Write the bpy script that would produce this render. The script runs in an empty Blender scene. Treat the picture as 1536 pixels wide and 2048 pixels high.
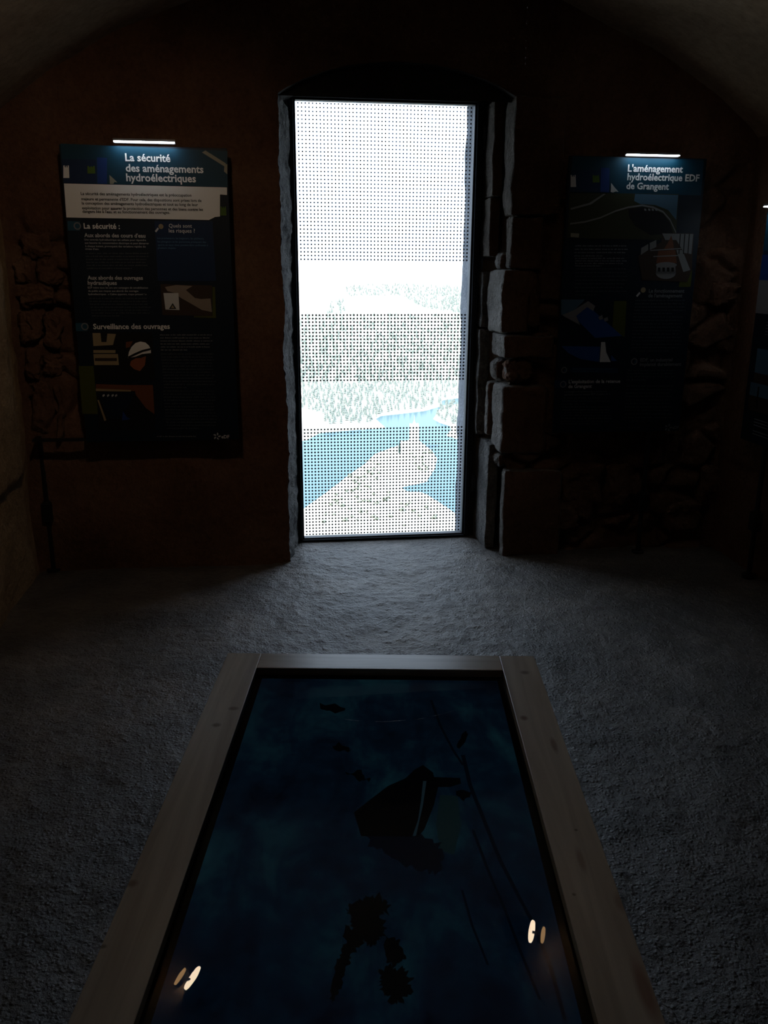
import bpy, bmesh, math, random
import numpy as np
from mathutils import Vector, Matrix, noise
random.seed(7)
rng = np.random.default_rng(11)
SC = bpy.context.scene
COL = SC.collection
R = math.radians

# ------------------------------------------------------------------ camera
FPX, PITCH, ROLL, EYE = 1700.0, R(16.05), R(.32), 1.55
cd = bpy.data.cameras.new('camera')
cam = bpy.data.objects.new('camera', cd); COL.objects.link(cam)
cd.sensor_fit = 'VERTICAL'; cd.sensor_height = 36.0; cd.lens = FPX / 2048 * 36.0
cd.clip_start = .02; cd.clip_end = 20000
MC = Matrix.Rotation(math.pi / 2 - PITCH, 3, 'X') @ Matrix.Rotation(ROLL, 3, 'Z')
cam.matrix_world = Matrix.Translation((0, 0, EYE)) @ MC.to_4x4()
SC.camera = cam
EYEV = Vector((0, 0, EYE))

# ------------------------------------------------------------------ sky, sun, exposure
w = bpy.data.worlds.new('world'); SC.world = w; w.use_nodes = True
bg = w.node_tree.nodes['Background']
bg.inputs['Color'].default_value = (1.03, 1.27, 1.58, 1)      # bright hazy blue-white daylight
bg.inputs['Strength'].default_value = 2.8
sd = bpy.data.lights.new('sun', 'SUN'); sd.energy = 6.5; sd.angle = R(.6); sd.color = (1, .95, .86)
sun = bpy.data.objects.new('sun', sd); COL.objects.link(sun)
sun.rotation_euler = Vector((.62, .40, -.72)).to_track_quat('-Z', 'Y').to_euler()   # from behind the building, high on the left
SC.view_settings.view_transform = 'Standard'; SC.view_settings.look = 'None'
SC.view_settings.exposure = 0; SC.view_settings.gamma = 1; SC.view_settings.use_curve_mapping = False
SC.cycles.max_bounces = 8; SC.cycles.diffuse_bounces = 4; SC.cycles.transparent_max_bounces = 12
SC.cycles.use_denoising = True
SC.cycles.sample_clamp_indirect = 4

# ------------------------------------------------------------------ frames of reference
def ray(px, py): return MC @ Vector(((px - 768) / FPX, -(py - 1024) / FPX, -1))
def on_z(px, py, z):
    d = ray(px, py); return EYEV + d * ((z - EYE) / d.z)
A = R(7.5)
U = Vector((math.cos(A), math.sin(A), 0)); N = Vector((-math.sin(A), math.cos(A), 0)); Z = Vector((0, 0, 1))
D0 = 4.448
def W(u, d, z): return U * u + N * (D0 + d) + Z * z          # along the back wall, outward, up
def on_wall(px, py, d):                                       # point of the plane parallel to the back wall
    r = ray(px, py); p = EYEV + r * ((D0 + d - EYEV.dot(N)) / r.dot(N)); return p.dot(U), p.z
UC = .637                                                     # centre line of the room
prof_x = [0, .4, .77, .93, 1.28, 1.6, 1.83, 1.88, 1.92]; prof_z = [2.95, 2.895, 2.79, 2.72, 2.58, 2.405, 2.24, 2.19, 2.12]
def vault(u): return float(np.interp(abs(u - UC), prof_x, prof_z))
UL, UR = -1.24, 2.50

# ------------------------------------------------------------------ helpers
class MB:
    def __init__(s): s.v = []; s.f = []; s.m = []; s.a = []
    def add(s, vs, fs, mi=0):
        o = len(s.v); s.v += [Vector(p) for p in vs]
        for f in fs: s.f.append(tuple(i + o for i in f)); s.m.append(mi)
        return s
    def quad(s, a, b, c, d, mi=0): return s.add([a, b, c, d], [(0, 1, 2, 3)], mi)
    def box(s, o, ex, ey, ez, mi=0):            # o = centre, ex.. half vectors
        o, ex, ey, ez = map(Vector, (o, ex, ey, ez))
        vs = [o + ex * i + ey * j + ez * k for k in (-1, 1) for j in (-1, 1) for i in (-1, 1)]
        return s.add(vs, [(0, 2, 3, 1), (4, 5, 7, 6), (0, 1, 5, 4), (1, 3, 7, 5), (3, 2, 6, 7), (2, 0, 4, 6)], mi)
    def wbox(s, u0, u1, d0, d1, z0, z1, mi=0):
        return s.box(W((u0 + u1) / 2, (d0 + d1) / 2, (z0 + z1) / 2), U * (u1 - u0) / 2, N * (d1 - d0) / 2, Z * (z1 - z0) / 2, mi)
    def tube(s, pts, r, n=12, mi=0, cap=True):
        pts = [Vector(p) for p in pts]; rs = r if isinstance(r, (list, tuple)) else [r] * len(pts)
        vs = []; L = len(pts)
        t = (pts[-1] - pts[0]).normalized()
        x = t.orthogonal().normalized()
        for i, p in enumerate(pts):
            t = (pts[min(i + 1, L - 1)] - pts[max(i - 1, 0)]).normalized()
            x = (x - t * x.dot(t)).normalized(); y = t.cross(x)
            vs += [p + (x * math.cos(2 * math.pi * k / n) + y * math.sin(2 * math.pi * k / n)) * rs[i] for k in range(n)]
        fs = [(i * n + k, i * n + (k + 1) % n, (i + 1) * n + (k + 1) % n, (i + 1) * n + k) for i in range(L - 1) for k in range(n)]
        if cap: fs += [tuple(range(n - 1, -1, -1)), tuple(range((L - 1) * n, L * n))]
        return s.add(vs, fs, mi)
    def grid(s, fn, nu, nv, mi=0):
        o = len(s.v)
        for j in range(nv + 1):
            for i in range(nu + 1): s.v.append(Vector(fn(i / nu, j / nv)))
        for j in range(nv):
            for i in range(nu):
                a = o + j * (nu + 1) + i; s.f.append((a, a + 1, a + nu + 2, a + nu + 1)); s.m.append(mi)
        return s
    def build(s, name, mats, parent=None, smooth=False, bevel=0):
        me = bpy.data.meshes.new(name)
        inv = parent['_m'] if False else (PM[parent.name].inverted() if parent else Matrix())
        me.from_pydata([inv @ v for v in s.v], [], s.f)
        for m in (mats if isinstance(mats, (list, tuple)) else [mats]): me.materials.append(m)
        me.polygons.foreach_set('material_index', s.m)
        if smooth: me.polygons.foreach_set('use_smooth', [True] * len(s.f))
        me.update()
        o = bpy.data.objects.new(name, me); COL.objects.link(o)
        PM[o.name] = PM[parent.name].copy() if parent else Matrix()
        if parent: o.parent = parent
        if bevel:
            b = o.modifiers.new('bevel', 'BEVEL'); b.width = bevel; b.segments = 2; b.limit_method = 'ANGLE'
        return o
PM = {}
def tag(o, label=None, cat=None, group=None, kind=None):
    for k, v in (('label', label), ('category', cat), ('group', group), ('kind', kind)):
        if v: o[k] = v
    return o
def empty(name, loc, rz=0):
    o = bpy.data.objects.new(name, None); COL.objects.link(o); o.empty_display_size = .1
    o.location = loc; o.rotation_euler = (0, 0, rz)
    PM[o.name] = Matrix.Translation(loc) @ Matrix.Rotation(rz, 4, 'Z')
    return o
def fbm(p, o=4): return noise.fractal(p, 1.0, 2.0, o)
def sstep(a, b, x):
    t = min(1, max(0, (x - a) / (b - a))); return t * t * (3 - 2 * t)

# ------------------------------------------------------------------ materials
def mat(name, col, rough=.8, spec=.3, metal=0, emit=None, es=0):
    m = bpy.data.materials.new(name); m.use_nodes = True
    b = m.node_tree.nodes['Principled BSDF']
    b.inputs['Base Color'].default_value = (*col, 1); b.inputs['Roughness'].default_value = rough
    b.inputs['Specular IOR Level'].default_value = spec; b.inputs['Metallic'].default_value = metal
    if emit: b.inputs['Emission Color'].default_value = (*emit, 1); b.inputs['Emission Strength'].default_value = es
    return m
def rocky(name, cols, scale=3, bump=.02, bscale=40, rough=.95, spec=.1, bs=1.0, attr=None):
    """mottled mineral surface: three tones over object-space noise plus fine bump"""
    m = mat(name, cols[0], rough, spec); nt = m.node_tree; b = nt.nodes['Principled BSDF']
    tc = nt.nodes.new('ShaderNodeTexCoord')
    n1 = nt.nodes.new('ShaderNodeTexNoise'); n1.inputs['Scale'].default_value = scale; n1.inputs['Detail'].default_value = 6; n1.inputs['Roughness'].default_value = .65
    nt.links.new(tc.outputs['Object'], n1.inputs['Vector'])
    cr = nt.nodes.new('ShaderNodeValToRGB'); e = cr.color_ramp.elements
    e[0].position = .32; e[0].color = (*cols[0], 1); e[1].position = .68; e[1].color = (*cols[2], 1)
    k = e.new(.5); k.color = (*cols[1], 1)
    nt.links.new(n1.outputs['Fac'], cr.inputs['Fac'])
    n2 = nt.nodes.new('ShaderNodeTexNoise'); n2.inputs['Scale'].default_value = bscale; n2.inputs['Detail'].default_value = 5; n2.inputs['Roughness'].default_value = .7
    nt.links.new(tc.outputs['Object'], n2.inputs['Vector'])
    mx = nt.nodes.new('ShaderNodeMixRGB'); mx.blend_type = 'MULTIPLY'; mx.inputs['Fac'].default_value = .55
    c2 = nt.nodes.new('ShaderNodeValToRGB'); c2.color_ramp.elements[0].position = .3; c2.color_ramp.elements[0].color = (.35, .35, .35, 1); c2.color_ramp.elements[1].position = .65
    nt.links.new(n2.outputs['Fac'], c2.inputs['Fac'])
    nt.links.new(cr.outputs['Color'], mx.inputs['Color1']); nt.links.new(c2.outputs['Color'], mx.inputs['Color2'])
    out = mx.outputs['Color']
    if attr:                                     # bare stone where the plaster has fallen away
        at = nt.nodes.new('ShaderNodeAttribute'); at.attribute_name = 'stone'
        m2 = nt.nodes.new('ShaderNodeMixRGB'); nt.links.new(at.outputs['Fac'], m2.inputs['Fac'])
        m3 = nt.nodes.new('ShaderNodeMixRGB'); m3.blend_type = 'MULTIPLY'; m3.inputs['Fac'].default_value = 1
        m3.inputs['Color2'].default_value = (*attr, 1); nt.links.new(out, m3.inputs['Color1'])
        nt.links.new(out, m2.inputs['Color1']); nt.links.new(m3.outputs['Color'], m2.inputs['Color2']); out = m2.outputs['Color']
    nt.links.new(out, b.inputs['Base Color'])
    bp = nt.nodes.new('ShaderNodeBump'); bp.inputs['Strength'].default_value = bs; bp.inputs['Distance'].default_value = bump
    nt.links.new(n2.outputs['Fac'], bp.inputs['Height']); nt.links.new(bp.outputs['Normal'], b.inputs['Normal'])
    return m
M_wall = rocky('brown_plaster_and_rubble', [(.105, .052, .032), (.15, .078, .048), (.2, .115, .075)], 2.2, .012, 45, attr=(.95, 1.0, 1.05))
M_side = rocky('ochre_plaster', [(.26, .17, .10), (.36, .25, .15), (.42, .31, .2)], 1.6, .012, 30)
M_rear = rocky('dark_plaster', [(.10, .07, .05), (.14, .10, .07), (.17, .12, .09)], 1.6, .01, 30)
M_shaded = rocky('shaded_jamb_stone', [(.085, .07, .058), (.125, .105, .088), (.18, .155, .132)], 5, .03, 48)  # upper jamb quoins and slabs: their shade is put into this darker colour
M_dark = rocky('dark_arch_head', [(.025, .023, .022), (.04, .037, .035), (.055, .05, .047)], 3, .01, 40)  # very dark tone for the arch head and the infill under it
M_vault = rocky('pale_vault_plaster', [(.30, .215, .14), (.36, .27, .185), (.42, .325, .23)], 1.2, .006, 22)
M_grey = rocky('grey_granite', [(.10, .095, .09), (.165, .157, .15), (.25, .235, .22)], 6, .03, 48, bs=1)
M_granite = rocky('quoin_granite', [(.15, .135, .12), (.225, .205, .185), (.31, .285, .26)], 5, .03, 48)
M_outer = rocky('outer_granite', [(.12, .13, .15), (.17, .18, .2), (.22, .23, .25)], 5, .015, 50)

# floor: compacted pale grit with small stones
M_floor = rocky('compacted_grit_floor', [(.042, .034, .027), (.088, .073, .060), (.165, .140, .117)], 2.3, .018, 38, rough=.55, spec=.62)
nt = M_floor.node_tree; b = nt.nodes['Principled BSDF']
tc = nt.nodes.new('ShaderNodeTexCoord'); vo = nt.nodes.new('ShaderNodeTexVoronoi'); vo.inputs['Scale'].default_value = 75
nt.links.new(tc.outputs['Object'], vo.inputs['Vector'])
mr = nt.nodes.new('ShaderNodeMapRange'); mr.inputs['From Min'].default_value = .05; mr.inputs['From Max'].default_value = .45; mr.inputs['To Min'].default_value = 1; mr.inputs['To Max'].default_value = 0
nt.links.new(vo.outputs['Distance'], mr.inputs['Value'])
bp2 = nt.nodes.new('ShaderNodeBump'); bp2.inputs['Strength'].default_value = .6; bp2.inputs['Distance'].default_value = .008
nt.links.new(mr.outputs['Result'], bp2.inputs['Height'])
old = b.inputs['Normal'].links[0].from_socket
nt.links.new(old, bp2.inputs['Normal']); nt.links.new(bp2.outputs['Normal'], b.inputs['Normal'])

M_frame = mat('dark_steel_frame', (.010, .013, .018), .55, .25)
M_dot = mat('black_frit', (.006, .006, .009), .6, .2)
M_black = mat('black_metal', (.008, .008, .009), .5, .4)
M_alu = mat('grey_lamp_metal', (.12, .12, .13), .4, .5)
def glass(name, tint=(.97, .985, .99), f=1.45):
    m = bpy.data.materials.new(name); m.use_nodes = True; nt = m.node_tree; nt.nodes.clear()
    o = nt.nodes.new('ShaderNodeOutputMaterial'); mix = nt.nodes.new('ShaderNodeMixShader')
    t = nt.nodes.new('ShaderNodeBsdfTransparent'); t.inputs['Color'].default_value = (*tint, 1)
    g = nt.nodes.new('ShaderNodeBsdfGlossy'); g.inputs['Roughness'].default_value = 0
    fr = nt.nodes.new('ShaderNodeFresnel'); fr.inputs['IOR'].default_value = f
    nt.links.new(fr.outputs[0], mix.inputs[0]); nt.links.new(t.outputs[0], mix.inputs[1]); nt.links.new(g.outputs[0], mix.inputs[2])
    nt.links.new(mix.outputs[0], o.inputs['Surface']); return m
M_glass = glass('window_glass'); M_tglass = glass('table_glass', (.95, .97, .97))

# ------------------------------------------------------------------ setting: back wall with a tall embrasure
def arch(u):                                      # head of the embrasure on the room side
    t = (u - UC - .02) / .60; return 2.325 + .165 * max(0, 1 - t * t) ** .8
def eL(z): return .066 + .014 * fbm(Vector((3.1, 0, z * 3.3)), 4) + .006 * fbm(Vector((9, 0, z * 14)), 3)
def eR(z): return 1.262 + .012 * fbm(Vector((7.7, 0, z * 3.1)), 4)
def stone_mask(u, z):
    n = .22 * fbm(Vector((u * 1.7, 5, z * 1.7)), 3)
    left = sstep(-.86, -1.0, u + n * .5) * sstep(.72, .85, z + n * .3) * sstep(1.85, 1.7, z + n)
    right = sstep(1.2, 1.3, u + n * .2) * sstep(2.05, 1.8, z + n)
    return max(left, right, sstep(.16, .34, n) * .7)
def wall_h(u, z):
    wx = .05 * fbm(Vector((u * 4, 1, z * 4)), 2); wz = .05 * fbm(Vector((u * 4, 8, z * 4)), 2)
    ds, ps = noise.voronoi(Vector(((u + wx) / .27, 0, (z + wz) / .17)))
    jt = sstep(.02, .2, ds[1] - ds[0]); rnd = noise.cell(ps[0] * 17.3)
    m = stone_mask(u, z)
    st = -.035 + jt * (.05 + .035 * (rnd - .3)) + .009 * fbm(Vector((u * 16, 0, z * 16)), 4)
    pl = .022 + .014 * fbm(Vector((u * 3.2, 2, z * 3.2)), 4) + .004 * fbm(Vector((u * 22, 3, z * 22)), 3)
    return pl * (1 - m) + st * m, m * (.4 + .6 * jt)
mb = MB(); stone_attr = []
def patch(fu, nu, nv):
    def fn(s, t):
        u, z = fu(s, t); h, m = wall_h(u, z)
        if u < UL + .02 or u > UR - .02: h = .02
        stone_attr.append(m); return W(u, -h, z)
    mb.grid(fn, nu, nv)
def edge_fade(u): return 1
patch(lambda s, t: (lambda z: (UL - .06 + (eL(min(z, 2.33)) - UL + .06) * s, z))(-.03 + t * 2.36), 120, 210)
patch(lambda s, t: (lambda z: (eR(min(z, 2.33)) + (UR + .06 - eR(min(z, 2.33))) * s, z))(-.03 + t * 2.36), 120, 210)
uu = lambda s, a, b_: a + (b_ - a) * s
patch(lambda s, t: (lambda u: (u, 2.33 + (max(vault(u) + .05, 2.34) - 2.33) * t))(uu(s, UL - .06, eL(2.33))), 110, 46)
patch(lambda s, t: (lambda u: (u, 2.33 + (max(vault(u) + .05, 2.34) - 2.33) * t))(uu(s, eR(2.33), UR + .06)), 110, 46)
patch(lambda s, t: (lambda u: (u, arch(u) + .004 * fbm(Vector((u * 9, 0, 0)), 3) * (1 - t) + (vault(u) + .05 - arch(u)) * t))(uu(s, eL(2.33), eR(2.33))), 110, 44)
nstone = len(mb.v)
# embrasure sides and head
def revL(s, t):
    z = -.03 + t * 2.36; h = .02
    u = eL(z) + (.128 - eL(z)) * s + .011 * math.sin(math.pi * min(1, s * 1.0)) * fbm(Vector((s * 3, 4, z * 6)), 4) * 1.6 + .010 * fbm(Vector((s * 5, 9, z * 17)), 4)
    return W(u, -wall_h(eL(z), z)[0] * (1 - s) + .345 * s, z)
mb.grid(revL, 26, 320, 1)
def revR(s, t):
    z = -.03 + t * 2.36
    u = eR(z) + (1.175 - eR(z)) * s + .05 * math.sin(math.pi * min(1, s * 1.05)) + .008 * fbm(Vector((s * 3, 14, z * 7)), 4)
    return W(u, -wall_h(eR(z), z)[0] * (1 - s) + .345 * s, z)
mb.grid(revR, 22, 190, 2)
def soffit(s, t):
    u = uu(s, eL(2.33), eR(2.33)); d = -.02 + t * .37
    return W(u, d, arch(u) - .0 + .006 * fbm(Vector((u * 7, d * 9, 3)), 3))
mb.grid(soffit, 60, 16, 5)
# plaster lining strip beside the frame (right), broken into lengths
def blob(u0, u1, d0, d1, z0, z1, mi, seed, n=22, rnd=.2, amp=.006):
    """a dressed stone: box with worn, rounded, uneven faces"""
    c = ((u0 + u1) / 2, (d0 + d1) / 2, (z0 + z1) / 2); hs = ((u1 - u0) / 2, (d1 - d0) / 2, (z1 - z0) / 2)
    r = min(hs) * rnd
    for ax in range(3):
        for sg in (-1, 1):
            def fn(s, t):
                q = [0, 0, 0]; q[ax] = sg; q[(ax + 1) % 3] = 2 * s - 1; q[(ax + 2) % 3] = (2 * t - 1) * sg
                p = [q[k] * hs[k] for k in range(3)]
                cl = [max(-hs[k] + r, min(hs[k] - r, p[k])) for k in range(3)]
                dv = Vector([p[k] - cl[k] for k in range(3)])
                if dv.length > 1e-9: dv = dv.normalized() * r
                v = Vector([cl[k] + dv[k] for k in range(3)])
                nn = Vector((noise.noise(v * 9 + Vector((seed, 0, 0))), noise.noise(v * 9 + Vector((0, seed, 5))), noise.noise(v * 9 + Vector((3, 0, seed)))))
                n2 = Vector((noise.noise(v * 30 + Vector((seed, 1, 0))), noise.noise(v * 30 + Vector((0, seed, 2))), noise.noise(v * 30 + Vector((8, 0, seed)))))
                v = v + nn * amp * 1.7 + n2 * amp * .6 + dv.normalized() * (amp * .55 * noise.noise(v * 75 + Vector((seed, 5, 1))))
                return W(c[0] + v.x, c[1] + v.y, c[2] + v.z)
            mb.grid(fn, n, n, 4 if (mi in (3, 6) and ax == 1 and sg == -1) else mi)  # room-side ends of quoins get the darker wall tone, shade put into colour
def revu(d): return 1.245 - .105 * d / .34              # face of the splayed right side
def quoin(d0, d1, z0, z1, back, mi, seed, proud=.0, **k):   # stone whose face lies in the splay and whose end shows on the wall
    um = revu((max(d0, 0) + d1) / 2) - proud
    blob(um, um + back, d0, d1, z0, z1, mi, seed, **k)
def zz(y, x=1000): return on_wall(x, y, .05)[1]
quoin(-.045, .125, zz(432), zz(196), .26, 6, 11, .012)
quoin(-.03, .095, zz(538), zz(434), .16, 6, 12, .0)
quoin(.09, .19, zz(540), zz(505), .12, 3, 13, .0, rnd=.7)
quoin(-.04, .27, zz(664), zz(540), .14, 3, 14, .012)
quoin(-.05, .21, zz(713), zz(669), .27, 3, 15, .004)
quoin(.09, .21, zz(765), zz(718), .12, 3, 16, .0, rnd=.8)
quoin(-.03, .08, zz(763), zz(722), .12, 3, 17, .0, rnd=.8)
quoin(-.05, .17, zz(900), zz(768), .25, 3, 18, .006)
quoin(.0, .17, zz(930), zz(904), .10, 3, 19, .0, rnd=.8, amp=.012)
quoin(-.05, .03, zz(1108), zz(934), .33, 3, 20, -.004, rnd=.5)
quoin(.19, .25, zz(880), zz(770), .08, 3, 27, -.012, rnd=.6)
# lining slabs next to the frame
def slab(d0, d1, y0, y1, seed, off=.0, mi=1):
    um = revu((d0 + d1) / 2) + off; blob(um, um + .06, d0, d1, zz(y1, 965), zz(y0, 965), mi, seed, n=16, rnd=.3, amp=.005)
slab(.165, .36, 190, 388, 31, mi=6); slab(.185, .36, 392, 512, 32, mi=6); slab(.275, .36, 545, 660, 33, .012); slab(.27, .36, 664, 885, 34, .004); slab(.075, .36, 892, 1100, 35, .0)
# worn stones bared left of the hanging panel, and right of the window
def wstone(x0, y0, x1, y1, seed, proud=.03, **k):
    u0, z1 = on_wall(x0, y0, 0); u1, z0 = on_wall(x1, y1, 0)
    blob(u0, u1, -proud, .08, z0, z1, 4, seed, rnd=.6, amp=.016, **k)
for i, q in enumerate([(42, 470, 112, 512), (74, 516, 120, 570), (40, 572, 112, 612), (38, 616, 84, 690), (86, 622, 122, 690), (46, 700, 80, 752), (84, 700, 126, 752), (62, 758, 112, 866), (112, 766, 132, 868), (24, 512, 70, 566)]):
    wstone(*q, 40 + i, .038)
for i, q in enumerate([(1030, 545, 1078, 655), (1066, 668, 1100, 712), (1064, 772, 1112, 868), (1010, 720, 1062, 762), (1068, 940, 1110, 985), (1078, 1000, 1150, 1060), (1120, 930, 1200, 1000), (1420, 560, 1468, 612), (1440, 640, 1480, 700), (1400, 930, 1450, 1010), (1330, 1000, 1392, 1060), (1215, 930, 1262, 1010)]):
    wstone(*q, 60 + i, .035)
# masonry behind, closing the wall to daylight, with the outer opening
OUTU0, OUTU1, OUTZ0, OUTZ1 = .10, 1.142, -.12, 2.428
wb = mb.build('wall_back', [M_wall, M_grey, M_rear, M_granite, M_wall, M_dark, M_shaded], None, True)
at = wb.data.attributes.new('stone', 'FLOAT', 'POINT'); at.data.foreach_set('value', stone_attr + [1.0] * (len(mb.v) - nstone))
tag(wb, 'rough brown rubble and plaster wall pierced by the tall window', kind='structure')
mb = MB()
def outer_side(s, t):                             # ragged outer arris on the right of the opening
    z = OUTZ0 + (OUTZ1 - OUTZ0) * t
    return W(1.16 - .0 * s + (OUTU1 + .012 * fbm(Vector((z * 4, 2, 0)), 4) - 1.16) * s, .385 + .33 * s, z)
mb.grid(outer_side, 8, 120)
mb.grid(lambda s, t: W(OUTU1 + .012 * fbm(Vector(((OUTZ0 + (OUTZ1 - OUTZ0) * t) * 4, 2, 0)), 4) + s * .3, .715 + .02 * s, OUTZ0 + (OUTZ1 - OUTZ0) * t), 3, 120)
mb.wbox(1.16, 4.2, .385, .70, -1, 4.2); mb.wbox(-3.2, OUTU0, .385, .70, -1, 4.2)
mb.wbox(OUTU0, 1.165, .385, .70, OUTZ1, 4.2); mb.wbox(OUTU0, 1.165, .385, .75, -1.2, OUTZ0)
tag(mb.build('wall_exterior', M_outer), 'outer granite masonry seen through the right edge of the glass', kind='structure')
mb = MB()
us_ = np.linspace(.03, 1.29, 41)
top_ = [W(u, .035, arch(u) + .03) for u in us_]; bot_ = [W(u, .035, 2.338) for u in us_]; bk_ = [W(u, .36, 2.43) for u in us_]; tk_ = [W(u, .36, 2.62) for u in us_]; n_ = len(us_)
mb.add(top_ + bot_ + bk_ + tk_, [(k * n_ + i, k * n_ + i + 1, (k + 1) % 4 * n_ + i + 1, (k + 1) % 4 * n_ + i) for k in range(4) for i in range(n_ - 1)])
mb.wbox(-.1, .127, .346, .384, -.05, 2.56); mb.wbox(1.138, 1.4, .346, .384, -.05, 2.56)
tag(mb.build('trim_1', M_dark), 'dark infill between the window frame and its arch', kind='structure')

# floor
mb = MB()
def floor_pt(s, t):
    u = -1.45 + 4.2 * s; d = .38 - 6.58 * t ** 1.35
    h = .010 * fbm(Vector((u * 1.8, d * 1.8, 0)), 3) + .005 * fbm(Vector((u * 9, d * 9, 4)), 3) + .0042 * fbm(Vector((u * 34, d * 34, 4)), 2)
    h *= sstep(.34, .2, d)
    return W(u, d, h - .004)
mb.grid(floor_pt, 300, 440)
tag(mb.build('floor', M_floor, None, True), 'uneven compacted grit floor', kind='structure')
# side walls, vault, rear wall
def side(u0, sgn, name, m):
    mb = MB()
    def fn(s, t):
        d = .1 - 6.3 * s; z = -.03 + 2.28 * t
        ph = fbm(Vector((d * 1.5, u0, z * 1.5)), 4); h = .022 * ph + .006 * fbm(Vector((d * 9, u0, z * 9)), 3)
        # a sheet of plaster ends on a broken edge near the corner
        e = d + .17 + .05 * fbm(Vector((z * 3, 4, u0)), 3)
        h += .02 * sstep(-.01, .01, -e) if z > .55 else 0
        return W(u0 - sgn * h, d, z)
    mb.grid(fn, 170, 110)
    tag(mb.build(name, m, None, True), 'plastered side wall of the vaulted room', kind='structure')
side(UL - .01, -1, 'wall_left', M_side); side(UR + .01, 1, 'wall_right', M_wall)
mb = MB()
xs = [UC - 1.93 + 3.86 * i / 64 for i in range(65)]
mb.grid(lambda s, t: W(UC - 1.93 + 3.86 * s, .15 - 6.4 * t, vault(UC - 1.93 + 3.86 * s) + .012 * fbm(Vector((s * 5, t * 8, 1)), 4)), 80, 120)
tag(mb.build('ceiling', M_vault, None, True), 'smooth pale plaster barrel vault', kind='structure')
mb = MB(); mb.wbox(-1.6, 2.9, -6.25, -6.15, -.1, 3.1)
tag(mb.build('wall_rear', M_rear), 'wall behind the viewer', kind='structure')

# window: steel frame, panes, dotted film, hinges
win = tag(empty('window_1', W(UC, .35, 0), A), 'tall narrow window with dotted glass', kind='structure')
FU0, FU1, FZ0, FZ1 = .158, 1.100, .020, 2.372
mb = MB()
for (u0, u1, z0, z1) in ((FU0 - .042, FU0, -.02, 2.415), (FU1, FU1 + .048, -.02, 2.415), (FU0, FU1, FZ1, 2.415), (FU0, FU1, -.02, FZ0)):
    mb.wbox(u0, u1, .325, .375, z0, z1)
for (u0, u1, z0, z1) in ((FU0 - .030, FU0 - .012, .0, 2.40), (FU1 + .012, FU1 + .032, .0, 2.40), (FU0 - .012, FU1 + .012, FZ1 + .012, 2.40), (FU0 - .012, FU1 + .012, .0, FZ0 - .008)):
    mb.wbox(u0, u1, .314, .326, z0, z1)
mb.build('frame', M_frame, win, False, .003)
mb = MB(); mb.quad(W(FU0 - .01, .352, FZ0 - .01), W(FU1 + .01, .352, FZ0 - .01), W(FU1 + .01, .352, FZ1 + .01), W(FU0 - .01, .352, FZ1 + .01))
mb.build('glass_pane', M_glass, win)
mb = MB(); P_ = .0190
ncol = 49; u_first = UC - .008 - (ncol - 1) / 2 * P_
def band(ztop, zbot, n, dot):
    for j in range(n):
        z = ztop + (zbot - ztop) * j / (n - 1)
        for i in range(ncol):
            u = u_first + i * P_; h = dot(j / (n - 1)) / 2; c = h * .35
            pts = [(-h, -h + c), (-h + c, -h), (h - c, -h), (h, -h + c), (h, h - c), (h - c, h), (-h + c, h), (-h, h - c)]
            mb.add([W(u + a, .350, z + q) for a, q in pts], [tuple(range(8))])
band(2.361, 1.590, 41, lambda t: .0074 + .0014 * t)  # top dots drawn smaller, the sky's glare put into their size
band(1.296, .938, 20, lambda t: .0096)
band(.659, .034, 34, lambda t: .0096)
do = mb.build('dot_pattern', M_dot, win); do['label'] = 'rows of small black dots printed in three bands'
for z in (2.21, .33):
    mb = MB(); mb.tube([W(1.155, .31, z - .055), W(1.155, .31, z + .055)], .011, 12); mb.wbox(1.148, 1.172, .30, .33, z - .03, z + .03)
    mb.build('hinge', M_black, win)

# ------------------------------------------------------------------ printed panels on posts
def ink(name, c, rough=.5): return mat(name, c, rough, .25)
K = {k: ink('print_' + k, v) for k, v in dict(
    navy=(.0035, .0095, .020), deep=(.004, .010, .022), teal=(.0022, .036, .066), royal=(.006, .035, .17), mid=(.005, .020, .062),
    white=(.72, .72, .72), grey=(.50, .51, .53), dim=(.17, .18, .19), faint=(.060, .068, .078), black=(.006, .006, .008), green=(.06, .115, .012), olive=(.055, .065, .008),
    tape=(.26, .25, .20), cyan=(.014, .065, .11), brown=(.035, .022, .016), rust=(.13, .045, .02), foam=(.22, .18, .15), skin=(.22, .07, .035),
    sand=(.28, .22, .13), steel=(.17, .17, .18), lake=(.01, .05, .2), moss=(.028, .032, .016), sky=(.05, .11, .17), paleblue=(.08, .18, .30)).items()}
def font_mesh(txt, bold):
    c = bpy.data.curves.new('t', 'FONT'); c.body = txt; c.size = 1; c.resolution_u = 2; c.fill_mode = 'FRONT'; c.offset = .022 if bold else 0
    o = bpy.data.objects.new('t', c); COL.objects.link(o)
    dg = bpy.context.evaluated_depsgraph_get(); me = bpy.data.meshes.new_from_object(o.evaluated_get(dg))
    vs = [v.co.copy() for v in me.vertices]; fs = [tuple(p.vertices) for p in me.polygons]
    bpy.data.objects.remove(o); bpy.data.curves.remove(c); bpy.data.meshes.remove(me)
    return vs, fs
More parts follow.
